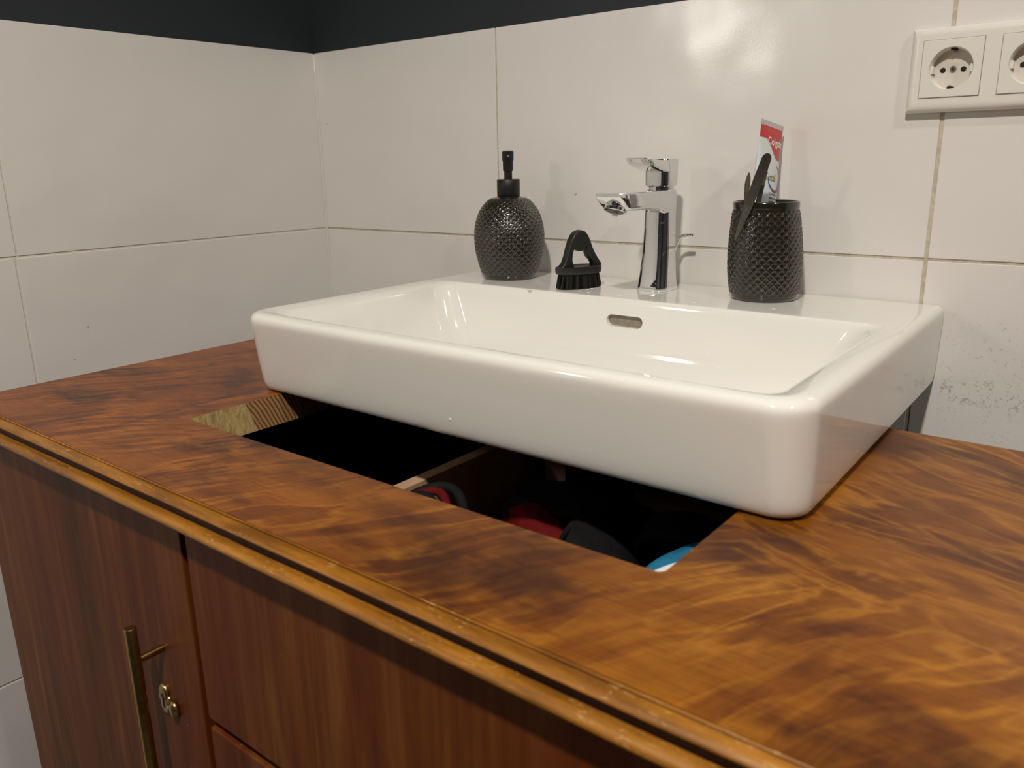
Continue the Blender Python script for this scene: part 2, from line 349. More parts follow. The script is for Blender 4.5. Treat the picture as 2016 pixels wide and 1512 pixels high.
quadprism(bm, [LW(a, FLOOR, 0.0012), LW(b, FLOOR, 0.0012), LW(b, TOPZ - 0.004, 0.0012), LW(a, TOPZ - 0.004, 0.0012)], LW(0, 0, 0.12) - LW(0, 0, 0.0012))
wall_left = struct(obj('wall_left', bm, GROUTL, loc=(0, 0, FLOOR)))
bm = bmesh.new()
quadprism(bm, [LW(a, TOPZ - 0.004, 0.0095), LW(b, TOPZ - 0.004, 0.0095), LW(b, CEIL + 0.02, 0.0095), LW(a, CEIL + 0.02, 0.0095)], LW(0, 0, 0.12) - LW(0, 0, 0.0095))
obj('painted_band', bm, SLATE, wall_left, label='dark slate painted wall above the white tiles')
def rowl(k, s):
    if k == 1: return TOPZ
    if k == 0: return -0.0002 * s
    return -0.3005 * abs(k)
cols = [0.0, 0.5276, 1.1276, 1.7276, 2.3276, 2.7]
for k in (1, 0, -1, -2, -3):
    for i in range(len(cols) - 1):
        sh = 0.003 if k < 1 else 0.0
        sa = (cols[i] + sh + 0.0014) if i else 0.001
        sb = cols[i + 1] + sh - 0.0014
        zt = lambda s: rowl(k, s) - (0.0016 if k < 1 else 0.0)
        zb = lambda s: max(rowl(k - 1, s) + 0.0014, FLOOR + 0.002)
        bm = bmesh.new()
        quadprism(bm, [LW(sa, zb(sa)), LW(sb, zb(sb)), LW(sb, zt(sb)), LW(sa, zt(sa))], LW(0, 0, 0.009) - LW(0, 0, 0), 0.0007)
        obj('tile', bm, TILE, wall_left, loc=LW(sa, zb(sa)))
bm = bmesh.new()      # silicone bead in the corner
rings = []
for z in [FLOOR + 0.01 + i * (TOPZ - FLOOR - 0.012) / 40 for i in range(41)]:
    r = 0.0042 + 0.0006 * noise.noise(Vector((0, 0, z * 30)))
    rings.append([(-0.002, 0.002, z), (r * 1.0 - 0.0005, 0.0005, z), (r * 0.42, -r * 0.36, z), (-0.0004, -r * 1.0, z)])
loft(bm, rings)
sb_ = struct(obj('trim_1', bm, SILI, smooth=True, loc=(0, 0, FLOOR)))
bm = bmesh.new(); box(bm, RX, RX + 0.1, RY - 0.1, 0.12, FLOOR, CEIL); struct(obj('wall_right', bm, DARKW, loc=(RX, 0, FLOOR)))
bm = bmesh.new(); box(bm, -0.45, RX + 0.1, RY - 0.1, RY, FLOOR, CEIL); struct(obj('wall_front', bm, DARKW, loc=(0, RY, FLOOR)))
bm = bmesh.new(); box(bm, -0.5, RX + 0.1, RY - 0.1, 0.12, FLOOR - 0.1, FLOOR); struct(obj('floor', bm, FLOORM, loc=(0, 0, FLOOR)))
bm = bmesh.new(); box(bm, -0.5, RX + 0.1, RY - 0.1, 0.12, CEIL, CEIL + 0.1); struct(obj('ceiling', bm, WHITEP, loc=(0, 0, CEIL)))
# ceiling lamp, an added fill lamp and the small wall lamp, all out of frame
for CL, lab in ((CLAMP, 'round white ceiling lamp nearest the washbasin'), (FILL_LAMP, 'round white fill lamp added on the ceiling nearest the right wall')):
    lt = thing('ceiling_or_fill_lamp', (CL.x, CL.y, CEIL), lab, 'lamp', 'ceiling lamps')
    bm = bmesh.new(); lathe(bm, [(0.02, 0), (0.065, 0), (0.065, -0.055), (0.060, -0.060), (0.02, -0.060)], (CL.x, CL.y, CEIL)); obj('housing', bm, SOCK, lt)
    bm = bmesh.new(); lathe(bm, [(0.050, -0.0600), (0.050, -0.064), (0.044, -0.067), (0.01, -0.068)], (CL.x, CL.y, CEIL)); obj('diffuser', bm, LAMPG, lt, smooth=True)
wb = LW(1.606, WLAMP.z)
lt = thing('wall_lamp', (wb.x, wb.y, WLAMP.z), 'small round wall lamp on the left wall', 'lamp')
bm = bmesh.new(); tube(bm, [wb, Vector((WLAMP.x - 0.03, WLAMP.y, WLAMP.z))], 0.035, 20); obj('housing', bm, SOCK, lt)
bm = bmesh.new(); tube(bm, [Vector((WLAMP.x - 0.03, WLAMP.y, WLAMP.z)), Vector((WLAMP.x, WLAMP.y, WLAMP.z))], [0.042, 0.04], 24); obj('diffuser', bm, LAMPG, lt)

# ------------------------------------------------------------------ vanity cabinet with its cut-out top
CZ, CB, CR = -0.1395, -0.1747, 1.72          # top surface, underside, right end
FY = -0.666                                   # face of the doors
cab = thing('vanity_cabinet', (0.8, -0.3, FLOOR), 'old varnished wooden cabinet under the basin, its top sawn open', 'cabinet')
XL, YB = 0.1536, -0.1773                     # left and rear edge: the cabinet stands clear of both walls
HX0, HX1, HY0, HY1 = 0.4405, 0.9917, -0.5573, -0.187
bm = bmesh.new()
hr = 0.006; hole = []
for cx, cy, a0 in ((HX0, HY0, 180), (HX1, HY0, 270), (HX1, HY1, 0), (HX0, HY1, 90)):
    r_ = hr if a0 == 270 else 0.0012
    ccx = cx + (r_ if cx == HX0 else -r_); ccy = cy + (r_ if cy == HY0 else -r_)
    for k in range(5): a = math.radians(a0 + 90 * k / 4); hole.append((ccx + r_ * math.cos(a), ccy + r_ * math.sin(a)))
FE = -0.669
outer = [(XL, YB), (XL, FE), (CR, FE), (CR, YB)]
def ringpts(bm, z): return [bm.verts.new((x, y, z)) for x, y in outer], [bm.verts.new((x, y, z)) for x, y in hole]
ot, ht = ringpts(bm, CZ); ob_, hb = ringpts(bm, CB)
def fill(o4, h20, flip):
    # o4: back-left, front-left, front-right, back-right ; hole groups of 5: FL, FR, BR, BL
    FLg, FRg, BRg, BLg = h20[0:5], h20[5:10], h20[10:15], h20[15:20]
    bl, fl, fr, br = o4
    F = [[bl, fl] + [FLg[0]] + [BLg[4]], [fl, fr] + FRg[:1][::1] + FLg[::-1], [fr, br] + [BRg[0]] + FRg[::-1], [br, bl] + BLg[::-1] + BRg[::-1]]
    F[0] = [bl, fl, FLg[0], BLg[4]]
    F[1] = [fl, fr, FRg[0]] + FLg[::-1]
    F[2] = [fr, br, BRg[0]] + FRg[::-1]
    F[3] = [br, bl] + BLg[::-1] + BRg[::-1]
    for f in F: bm.faces.new(f if not flip else f[::-1])
fill(ot, ht, False); fill(ob_, hb, True)
for i in range(4): bm.faces.new((ot[i], ot[(i + 1) % 4], ob_[(i + 1) % 4], ob_[i]))
for i in range(20):
    f = bm.faces.new((ht[i], hb[i], hb[(i + 1) % 20], ht[(i + 1) % 20])); f.material_index = 1
top = obj('cabinet_top', bm, [TOPM, CUTM], cab, label='figured orange-brown veneered top with a rectangular sawn opening')
# moulded front edge: two profiles with a dark groove between
xl = XL + 0.0005
def mould(name, prof, mat, x0=xl, x1=CR):
    bm = bmesh.new(); n = 60; rings = []
    for i in range(n + 1):
        x = x0 + (x1 - x0) * i / n
        w = 0.0004 * noise.noise(Vector((x * 9, 0, 1)))
        rings.append([(x, y + (w if y < FE - 0.003 else 0), z) for y, z in prof])
    loft(bm, rings); o = obj(name, bm, mat, top); smooth_angle(o, 50); return o
mould('upper_moulding', [(FE + .004, -.1403), (FE - .0003, -.1403), (FE - .0010, -.1409), (FE - .0005, -.1419), (FE - .0003, -.1427), (FE - .0028, -.1433), (FE - .0062, -.1443), (FE - .0088, -.1456), (FE - .0094, -.1468), (FE - .0086, -.1483), (FE - .0050, -.1491), (FE + .004, -.1493)], MOLDM)
mould('moulding_groove', [(FE + .004, -.1494), (FE - .0038, -.1494), (FE - .0038, -.1575), (FE + .004, -.1575)], GAPM)
mould('lower_moulding', [(FE + .004, -.1576), (FE - .0050, -.1576), (FE - .0108, -.1583), (FE - .0138, -.1602), (FE - .0148, -.1624), (FE - .0138, -.1646), (FE - .0105, -.1662), (FE - .005, -.1668), (FE + .004, -.1669)], MOLDM)
# carcass
bz = FLOOR + 0.06
BK = YB - 0.004
bm = bmesh.new(); box(bm, XL, XL + 0.018, FY + 0.018, BK, bz, CB - 0.0005); obj('side_panel', bm, FRONTM, cab)
bm = bmesh.new(); box(bm, CR - 0.03, CR - 0.012, FY + 0.018, BK, bz, CB - 0.0005); obj('side_panel', bm, FRONTM, cab)
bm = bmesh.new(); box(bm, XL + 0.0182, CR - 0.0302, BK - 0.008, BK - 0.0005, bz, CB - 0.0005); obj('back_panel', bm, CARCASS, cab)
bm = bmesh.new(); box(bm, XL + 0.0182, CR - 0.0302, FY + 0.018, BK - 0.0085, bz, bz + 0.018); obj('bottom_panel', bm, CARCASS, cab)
bm = bmesh.new(); box(bm, 0.6010, 0.6170, FY + 0.018, BK - 0.0085, bz + 0.0185, -0.2195, 0.001); obj('partition', bm, PARTW, cab, label='pale unvarnished partition seen through the opening')
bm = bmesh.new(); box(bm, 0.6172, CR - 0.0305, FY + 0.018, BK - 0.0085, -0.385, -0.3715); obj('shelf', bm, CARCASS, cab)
bm = bmesh.new(); box(bm, 0.640, 0.694, BK - 0.022, BK - 0.0085, -0.37, -0.18, 0.001); obj('batten', bm, PARTW, cab, label='pale upright batten on the back panel')
bm = bmesh.new(); box(bm, XL + 0.0185, 0.6005, FY + 0.0185, FY + 0.034, CB - 0.025, CB - 0.0008); obj('top_rail', bm, GAPM, cab)
bm = bmesh.new(); box(bm, 0.6175, CR - 0.031, FY + 0.0185, FY + 0.034, CB - 0.010, CB - 0.0008); obj('top_rail', bm, GAPM, cab)
bm = bmesh.new(); box(bm, 0.590, 0.617, FY + 0.0125, FY + 0.0178, bz, CB + 0.006); obj('front_frame', bm, GAPM, cab, label='dark red-brown frame strip between door and drawers')
bm = bmesh.new(); box(bm, 0.6175, 1.25, FY + 0.0118, FY + 0.0178, -0.372, -0.350); obj('front_frame', bm, GAPM, cab, label='dark rail between the drawers')
for fx in (XL + 0.02, 0.90, CR - 0.08):
    bm = bmesh.new(); box(bm, fx, fx + 0.05, FY + 0.04, FY + 0.09, FLOOR, bz, 0.002); obj('foot', bm, FRONTM, cab)
    bm = bmesh.new(); box(bm, fx, fx + 0.05, BK - 0.07, BK - 0.02, FLOOR, bz, 0.002); obj('foot', bm, FRONTM, cab)
FT = -0.1672
bm = bmesh.new(); box(bm, XL - 0.0005, 0.6000, FY, FY + 0.018, bz + 0.005, FT, 0.0012); door = obj('door', bm, FRONTM, cab)
for z0_, z1_ in ((-0.3570, FT), (-0.58, -0.3662), (bz + 0.005, -0.589)):
    bm = bmesh.new(); box(bm, 0.6095, 1.242, FY - 0.0006, FY + 0.0115, z0_, z1_, 0.0015); obj('drawer', bm, FRONTM, cab)
bm = bmesh.new(); box(bm, 1.250, CR - 0.012, FY, FY + 0.018, bz + 0.005, FT, 0.0012); door2 = obj('door', bm, FRONTM, cab)
def bar_handle(door_, x, zt, zb_):
    hy = FY - 0.0265
    bm = bmesh.new(); t = bmesh.new(); lathe(t, [(0.001, 0), (0.0046, 0), (0.0053, 0.0008), (0.0053, zt - zb_ - 0.0008), (0.0047, zt - zb_), (0.001, zt - zb_)], (x, hy, zb_), 24); merge(bm, t)
    for pz in (zt - 0.034, zb_ + 0.034):
        tube(bm, [(x, hy, pz), (x, FY - 0.0002, pz)], 0.0036, 14)
    o = obj('handle', bm, BRASS, door_, label='slim brushed brass bar handle'); smooth_angle(o, 40)
bar_handle(door, 0.5425, -0.2790, -0.490); bar_handle(door2, 1.32, -0.2790, -0.490)
# key escutcheon with swung-aside cover
def escut(door_, x, z):
    y = FY - 0.0003
    bm = bmesh.new()
    def disc(cx, cz, rx, rz, th):
        t = bmesh.new(); n = 24; rr = []
        for s, d in ((1.0, 0), (1.0, th * 0.5), (0.85, th * 0.9), (0.55, th)):
            rr.append([(cx + rx * s * math.cos(2 * PI * i / n), y - d, cz + rz * s * math.sin(2 * PI * i / n)) for i in range(n)])
        loft(t, rr); merge(bm, t)
    disc(x, z + 0.0075, 0.0071, 0.008, 0.0031); disc(x, z - 0.0067, 0.008, 0.0092, 0.0028)
    disc(x - 0.0067, z, 0.0034, 0.0042, 0.0022); disc(x + 0.0067, z + 0.001, 0.0034, 0.0042, 0.0022)
    pl = obj('lock_plate', bm, BRASS2, door_, label='small worn brass keyhole plate'); smooth_angle(pl, 60)
    # cover drop beside it
    bm = bmesh.new(); t = bmesh.new(); n = 20; rr = []
    for s, d in ((1.0, 0.0002), (1.05, 0.003), (0.8, 0.0052), (0.4, 0.006)):
        rr.append([(x + 0.0180 + 0.0063 * s * math.cos(2 * PI * i / n), y - d, z - 0.0035 + 0.0085 * s * math.sin(2 * PI * i / n)) for i in range(n)])
    loft(t, rr); merge(bm, t)
    t = bmesh.new(); tube(t, [(x + 0.008, y - 0.004, z - 0.002), (x + 0.0172, y - 0.0042, z - 0.0035)], 0.0019, 10); merge(bm, t)
    obj('keyhole_cover', bm, BRASS2, door_, smooth=True)
    bm = bmesh.new(); t = bmesh.new(); tube(t, [(x, y - 0.0034, z + 0.005), (x, y - 0.0028, z + 0.005)], 0.0022, 12); merge(bm, t)
    box(bm, x - 0.0011, x + 0.0011, y - 0.0033, y - 0.0026, z - 0.0085, z + 0.004); obj('keyhole', bm, HOLE, door_)
escut(door, 0.534, -0.3705)

# ------------------------------------------------------------------ bags stored inside, seen through the opening
def pillow(name, c, rx, ry, rz, rotz, mat, parent, seed, e=0.55, puff=0.12, tilt=(0, 0)):
    bm = bmesh.new(); nu, nv = 48, 24; rings = []
    sp = lambda v, p: math.copysign(abs(v) ** p, v)
    Rm = Matrix.Rotation(rotz, 4, 'Z') @ Matrix.Rotation(tilt[0], 4, 'X') @ Matrix.Rotation(tilt[1], 4, 'Y')
    for j in range(1, nv):
        ph = -PI / 2 + PI * j / nv; ring = []
        for i in range(nu):
            th = 2 * PI * i / nu
            v = Vector((rx * sp(math.cos(ph), e) * sp(math.cos(th), e), ry * sp(math.cos(ph), e) * sp(math.sin(th), e), rz * sp(math.sin(ph), 0.9)))
            k = 1 + puff * noise.noise(v * 22 + Vector((seed, 0, 0)))
            ring.append(Vector(c) + (Rm @ (v * k)))
        rings.append(ring)
    loft(bm, rings)
    return obj(name, bm, mat, parent, smooth=True)
BAGS = 'bags kept in the cabinet'
def arc_strip(name, pts, wv, mat, parent, th=0.0015, label=None):
    bm = bmesh.new(); rings = []
    for p in pts:
        p = Vector(p); w = Vector(wv); u = Vector((0, 0, th))
        rings.append([p - w, p + w, p + w + u, p - w + u])
    loft(bm, rings); return obj(name, bm, mat, parent, smooth=False, label=label)
def bez(p0, p1, p2, n=14):
    p0, p1, p2 = Vector(p0), Vector(p1), Vector(p2)
    return [(1 - t) ** 2 * p0 + 2 * t * (1 - t) * p1 + t * t * p2 for t in [i / n for i in range(n + 1)]]
SH_ = -0.3712
b1 = thing('pouch', (0.672, -0.455, SH_), 'black zip pouch with red lining beside the pale partition, seen through the opening', 'bag')
pillow('body', (0.678, -0.462, -0.296), 0.050, 0.070, 0.074, 0.35, NYLON, b1, 3)
bm = bmesh.new(); tube(bm, bez((0.630, -0.425, -0.224), (0.672, -0.380, -0.196), (0.716, -0.440, -0.236)), 0.0055, 10); tube(bm, bez((0.632, -0.445, -0.222), (0.664, -0.415, -0.206), (0.692, -0.462, -0.222)), 0.0050, 10); obj('piping', bm, NYLON, b1, smooth=True)
bm = bmesh.new(); tube(bm, bez((0.640, -0.434, -0.219), (0.669, -0.400, -0.203), (0.704, -0.455, -0.224)), 0.0046, 10); obj('lining', bm, REDF, b1, smooth=True, label='red lining strip')
b2 = thing('wash_bag', (0.83, -0.45, SH_), 'large dark crumpled wash bag with a zip and dark red side, inside the cabinet', 'bag')
pillow('body', (0.850, -0.410, -0.291), 0.044, 0.078, 0.078, 0.45, NYLON, b2, 9, puff=0.22)
pillow('side_panel', (0.762, -0.376, -0.301), 0.086, 0.026, 0.070, -0.50, REDF, b2, 4, puff=0.1).__setitem__('label', 'dark red side panel')
bm = bmesh.new(); tube(bm, bez((0.806, -0.365, -0.222), (0.822, -0.395, -0.209), (0.830, -0.450, -0.214)), 0.0011, 8); obj('zip', bm, STEEL, b2, smooth=True)
b3 = thing('blue_pouch', (0.955, -0.43, SH_), 'bright blue fabric pouch with white piping at the front right corner of the opening', 'bag')
pillow('body', (0.949, -0.419, -0.2845), 0.044, 0.062, 0.0866, -0.30, BLUEF, b3, 5, e=0.6, puff=0.03)
bm = bmesh.new(); tube(bm, bez((0.926, -0.484, -0.207), (0.942, -0.442, -0.1935), (0.970, -0.405, -0.201)), 0.0036, 10); obj('piping', bm, WHITEF, b3, smooth=True)
b4 = thing('dark_bundle', (0.72, -0.30, SH_), 'black fabric bundle in the shadow behind the black zip pouch', 'bag')
pillow('body', (0.712, -0.270, -0.310), 0.075, 0.055, 0.060, 0.2, NYLON, b4, 15, puff=0.16)
b5 = thing('dark_bundle', (0.87, -0.30, SH_), 'black fabric bundle in the shadow behind the wash bag with the zip', 'bag')
pillow('body', (0.880, -0.265, -0.310), 0.080, 0.055, 0.060, -0.2, NYLON, b5, 21, puff=0.16)

# ------------------------------------------------------------------ washbasin
BX0, BX1, BY0, BT = 0.3965, 1.0345, -0.4600, -0.0458
basin = thing('washbasin', ((BX0 + BX1) / 2, -0.001, -0.1345), 'white rectangular ceramic washbasin mounted on the tiled wall above the opening', 'washbasin')
def R_(dx, dyf, dyr, z, rf, rb):
    return rrect(BX0 + dx, BX1 - dx, BY0 + dyf, -0.0015 - dyr, z, rf, rb)
def I_(dx, dyf, y1, z, rf, rb):
    return rrect(BX0 + dx, BX1 - dx, BY0 + dyf, y1, z, rf, rb)
rings = [
    I_(0.297, 0.205, -0.228, -0.168, 0.012, 0.012),
    I_(0.16, 0.10, -0.215, -0.158, 0.06, 0.05), I_(0.12, 0.07, -0.200, -0.147, 0.05, 0.04), I_(0.070, 0.042, -0.150, -0.120, 0.04, 0.03),
    R_(0.022, 0.026, 0.022, -0.106, 0.022, 0.006), R_(0.017, 0.024, 0.018, -0.130, 0.022, 0.006), R_(0.0105, 0.0205, 0.010, -0.1378, 0.022, 0.006),
    R_(0.0058, 0.0165, 0.004, -0.1370, 0.025, 0.005), R_(0.0030, 0.0130, 0.000, -0.1315, 0.027, 0.004), R_(0.0020, 0.0100, 0.000, -0.116, 0.029, 0.004),
    R_(0.0010, 0.0050, 0.000, -0.080, 0.032, 0.004), R_(0.0004, 0.0014, 0.000, -0.056, 0.034, 0.004), R_(0.0004, 0.0010, 0.000, -0.0495, 0.034, 0.004),
    R_(0.0026, 0.0030, 0.0003, -0.0448, 0.033, 0.004), R_(0.0064, 0.0068, 0.001, -0.0422, 0.030, 0.004), R_(0.0110, 0.0115, 0.002, -0.0415, 0.026, 0.004),
    I_(0.0150, 0.0150, -0.147, -0.0415, 0.024, 0.025), I_(0.0190, 0.0175, -0.1490, -0.0420, 0.024, 0.026), I_(0.0270, 0.0205, -0.1500, -0.0432, 0.026, 0.028),
    I_(0.0340, 0.0235, -0.1515, -0.0470, 0.028, 0.028), I_(0.0400, 0.0270, -0.1535, -0.0570, 0.030, 0.030), I_(0.0540, 0.0350, -0.1600, -0.0950, 0.036, 0.034),
    I_(0.0680, 0.0470, -0.1670, -0.1220, 0.040, 0.036), I_(0.088, 0.0650, -0.1920, -0.1370, 0.045, 0.040), I_(0.20, 0.12, -0.214, -0.1445, 0.05, 0.04),
    I_(0.300, 0.2075, -0.2305, -0.1500, 0.0095, 0.0095)]
def adj(v):
    x, y, z = v
    k = max(0.0, min(1.0, (z + 0.1366) / 0.095)); z = z - 0.0043 * (k if z > -0.14 else 0)
    if x > (BX0 + BX1) / 2: x += 0.0090 * (-y / 0.46) * (x - (BX0 + BX1) / 2) / ((BX1 - BX0) / 2)
    return (x, y, z)
rings = [[adj(v) for v in r] for r in rings]
bm = bmesh.new(); V = loft(bm, rings, cap0=False, cap1=False)
n = len(V[0])
for i in range(n): bm.faces.new((V[-1][i], V[-1][(i + 1) % n], V[0][(i + 1) % n], V[0][i]))
bmesh.ops.recalc_face_normals(bm, faces=bm.faces[:])
me = bpy.data.meshes.new('basin_tmp'); bm.to_mesh(me); bm.free()
tmp = bpy.data.objects.new('basin_tmp', me); COL.objects.link(tmp)
md = tmp.modifiers.new('s', 'SUBSURF'); md.levels = 2; md.render_levels = 2
# overflow slot cut into the rear inner wall
OX, OZ, OW, OH = 0.7235, -0.0722, 0.0245, 0.0068
bm = bmesh.new(); P = []
for k in range(13): a = math.radians(-90 + 180 * k / 12); P.append((OX + OW - OH + OH * math.cos(a), OZ + OH * math.sin(a)))
for k in range(13): a = math.radians(90 + 180 * k / 12); P.append((OX - OW + OH + OH * math.cos(a), OZ + OH * math.sin(a)))
loft(bm, [[(x, -0.180, z) for x, z in P], [(x, -0.1485, z) for x, z in P]]); bmesh.ops.recalc_face_normals(bm, faces=bm.faces[:])
cm = bpy.data.meshes.new('cut_tmp'); bm.to_mesh(cm); bm.free(); cut = bpy.data.objects.new('cut_tmp', cm); COL.objects.link(cut)
md = tmp.modifiers.new('b', 'BOOLEAN'); md.operation = 'DIFFERENCE'; md.object = cut; md.solver = 'EXACT'
dg = bpy.context.evaluated_depsgraph_get(); dg.update()
bme = bpy.data.meshes.new_from_object(tmp.evaluated_get(dg)); bpy.data.objects.remove(tmp); bpy.data.objects.remove(cut)
bme.transform(Matrix.Translation(-Vector(basin.location)))
bme.materials.clear()
bowl = obj('bowl', bme, CERAM, basin); smooth_angle(bowl, 40)
bm = bmesh.new(); loft(bm, [[(OX + (x - OX) * 0.99, -0.1486, OZ + (z - OZ) * 0.98) for x, z in P], [(OX + (x - OX) * 0.99, -0.1500, OZ + (z - OZ) * 0.98) for x, z in P]])
obj('overflow_slot', bm, SLOT, basin, label='dull grey overflow slot')
bm = bmesh.new(); lathe(bm, [(0.006, 0.0), (0.030, 0.0), (0.031, -0.0015), (0.028, -0.004), (0.028, -0.03), (0.006, -0.03)], (0.7177, -0.2415, -0.1465), 28); obj('drain', bm, CHROME, basin, smooth=True)
bm = bmesh.new(); tube(bm, [(0.7177, -0.2415, -0.172), (0.7177, -0.2415, -0.26)], 0.016, 20); tube(bm, [(0.7177, -0.2415, -0.245), (0.7177, -0.2415, -0.262), (0.7177, -0.22, -0.268), (0.7177, -0.2035, -0.268)], 0.014, 16); obj('waste_pipe', bm, BLACKP, basin, smooth=True)

# ------------------------------------------------------------------ faucet
DZ = BT + 0.0002
FX, FYc = 0.7180, -0.0640
tap = thing('faucet', (FX, FYc, DZ), 'chrome single-lever faucet on the rear ledge of the basin', 'faucet')
def sq(cx, cy, hx, hy, z, r, n=7, zf=None):
    P = rrect(cx - hx, cx + hx, cy - hy, cy + hy, 0, r, r, n)
    return [(x, y, (z if zf is None else zf(x, y))) for x, y, _ in P]
bm = bmesh.new()
prof = [(0.0200, 0.0225, -0.003, 0.0), (0.0205, 0.0230, -0.003, 0.0012), (0.0200, 0.0218, -0.003, 0.006), (0.0190, 0.0200, -0.0025, 0.020), (0.0178, 0.0180, -0.001, 0.045), (0.0170, 0.0168, -0.0005, 0.075), (0.0168, 0.0165, -0.0005, 0.092), (0.0168, 0.0165, 0.0, 0.110), (0.0168, 0.0165, 0.0, 0.1205), (0.0162, 0.0158, 0.0, 0.1218)]
loft(bm, [sq(FX, FYc + oy, hx, hy, DZ + z, 0.0105) for hx, hy, oy, z in prof])
o = obj('body', bm, CHROME, tap); smooth_angle(o, 45)
# spout: lofted along -y, flat on top, drooping slightly
bm = bmesh.new(); rings = []
for t_ in [i / 14 for i in range(15)]:
    y = FYc + 0.008 - t_ * 0.132
    zt = DZ + 0.1215 + 0.0010 * t_
    h = 0.0215 - 0.0015 * t_ + 0.016 * max(0.0, (0.42 - t_) / 0.42) ** 2
    if t_ > 0.84: h *= 1 - 0.80 * ((t_ - 0.84) / 0.16) ** 1.2
    w = 0.0168 + 0.0010 * t_ - (0.0020 * ((t_ - 0.9) / 0.1) ** 2 if t_ > 0.9 else 0)
    r = min(0.0052, h * 0.33); P = []
    for cx, cz, a0, rr in ((w - r, -h + r, -90, r), (w - 0.0018, -0.0018, 0, 0.0018), (-w + 0.0018, -0.0018, 90, 0.0018), (-w + r, -h + r, 180, r)):
        for k in range(5): a = math.radians(a0 + 90 * k / 4); P.append((FX + cx + rr * math.cos(a), y, zt + cz + rr * math.sin(a)))
    rings.append(P)
loft(bm, rings); o = obj('spout', bm, CHROME, tap); smooth_angle(o, 38)
bm = bmesh.new(); ac = Vector((FX, FYc - 0.1020, DZ + 0.1155)); ad = Vector((0, -0.34, -0.94)).normalized()
tube(bm, [ac, ac + ad * 0.0105, ac + ad * 0.0112, ac + ad * 0.0145, ac + ad * 0.0150], [0.0122, 0.0124, 0.0130, 0.0130, 0.0112], 28)
aer = obj('aerator', bm, CHROME, tap); smooth_angle(aer, 40)
bm = bmesh.new(); tube(bm, [ac + ad * 0.0148, ac + ad * 0.0155], 0.0098, 24); obj('nozzle_grid', bm, plain('grey_rubber', rgb(96, 94, 88), 0.5), aer)
# lever
bm = bmesh.new(); lathe(bm, [(0.008, 0.1215), (0.0158, 0.1215), (0.0158, 0.1262), (0.008, 0.1262)], (FX, FYc, DZ), 28); o = obj('collar', bm, CHROME, tap); smooth_angle(o)
bm = bmesh.new()
prof = [(0.0150, 0.0150, 0.1255), (0.0164, 0.0164, 0.1268), (0.0166, 0.0166, 0.1350), (0.0166, 0.0168, 0.1450), (0.0168, 0.0172, 0.1555), (0.0160, 0.0164, 0.1580)]
loft(bm, [sq(FX, FYc, hx, hy, DZ + z, 0.0085) for hx, hy, z in prof])
rings = []
for t_ in [i / 12 for i in range(13)]:
    y = FYc + 0.006 - t_ * 0.070; zt = DZ + 0.1578 + 0.0022 * t_ ** 2
    h = 0.0135 * (1 - t_) ** 0.8 + 0.0035; w = 0.0164 - 0.0006 * t_
    if t_ > 0.85: w *= 1 - 0.25 * ((t_ - 0.85) / 0.15) ** 2; h *= 1 - 0.5 * (t_ - 0.85) / 0.15
    sag = 0.0016 * math.sin(PI * min(1, t_ * 1.1))
    r = min(0.002, h * 0.4); P = []
    for cx, cz, a0, rr in ((w - r, -h + r, -90, r), (w - 0.0012, -0.0012, 0, 0.0012), (-w + 0.0012, -0.0012, 90, 0.0012), (-w + r, -h + r, 180, r)):
        for k in range(5): a = math.radians(a0 + 90 * k / 4); P.append((FX + cx + rr * math.cos(a), y, zt - sag + cz + rr * math.sin(a)))
    rings.append(P)
loft(bm, rings); o = obj('lever', bm, CHROME, tap); smooth_angle(o, 40)
bm = bmesh.new(); tube(bm, [(0.7140, -0.030, DZ), (0.7145, -0.030, DZ + 0.020), (0.7165, -0.029, DZ + 0.034), (0.7235, -0.0275, DZ + 0.053), (0.7270, -0.0270, DZ + 0.0605), (0.7300, -0.0268, DZ + 0.0630), (0.7345, -0.0266, DZ + 0.0645), (0.7450, -0.0266, DZ + 0.0652)], [0.0021] * 7 + [0.0019], 12); obj('pop_up_rod', bm, CHROME, tap, smooth=True)
dc = ac + ad * 0.0155 + Vector((0, 0.0, -0.003)); bm = bmesh.new()
bmesh.ops.create_uvsphere(bm, u_segments=16, v_segments=10, radius=0.0034, matrix=Matrix.Translation(dc))
DROP = NT('water').set(Base_Color=(0.86, 0.86, 0.84, 1), Roughness=0.03, IOR=1.33).m
obj('hanging_drop', bm, DROP, aer, smooth=True, label='water drop hanging from the spout')

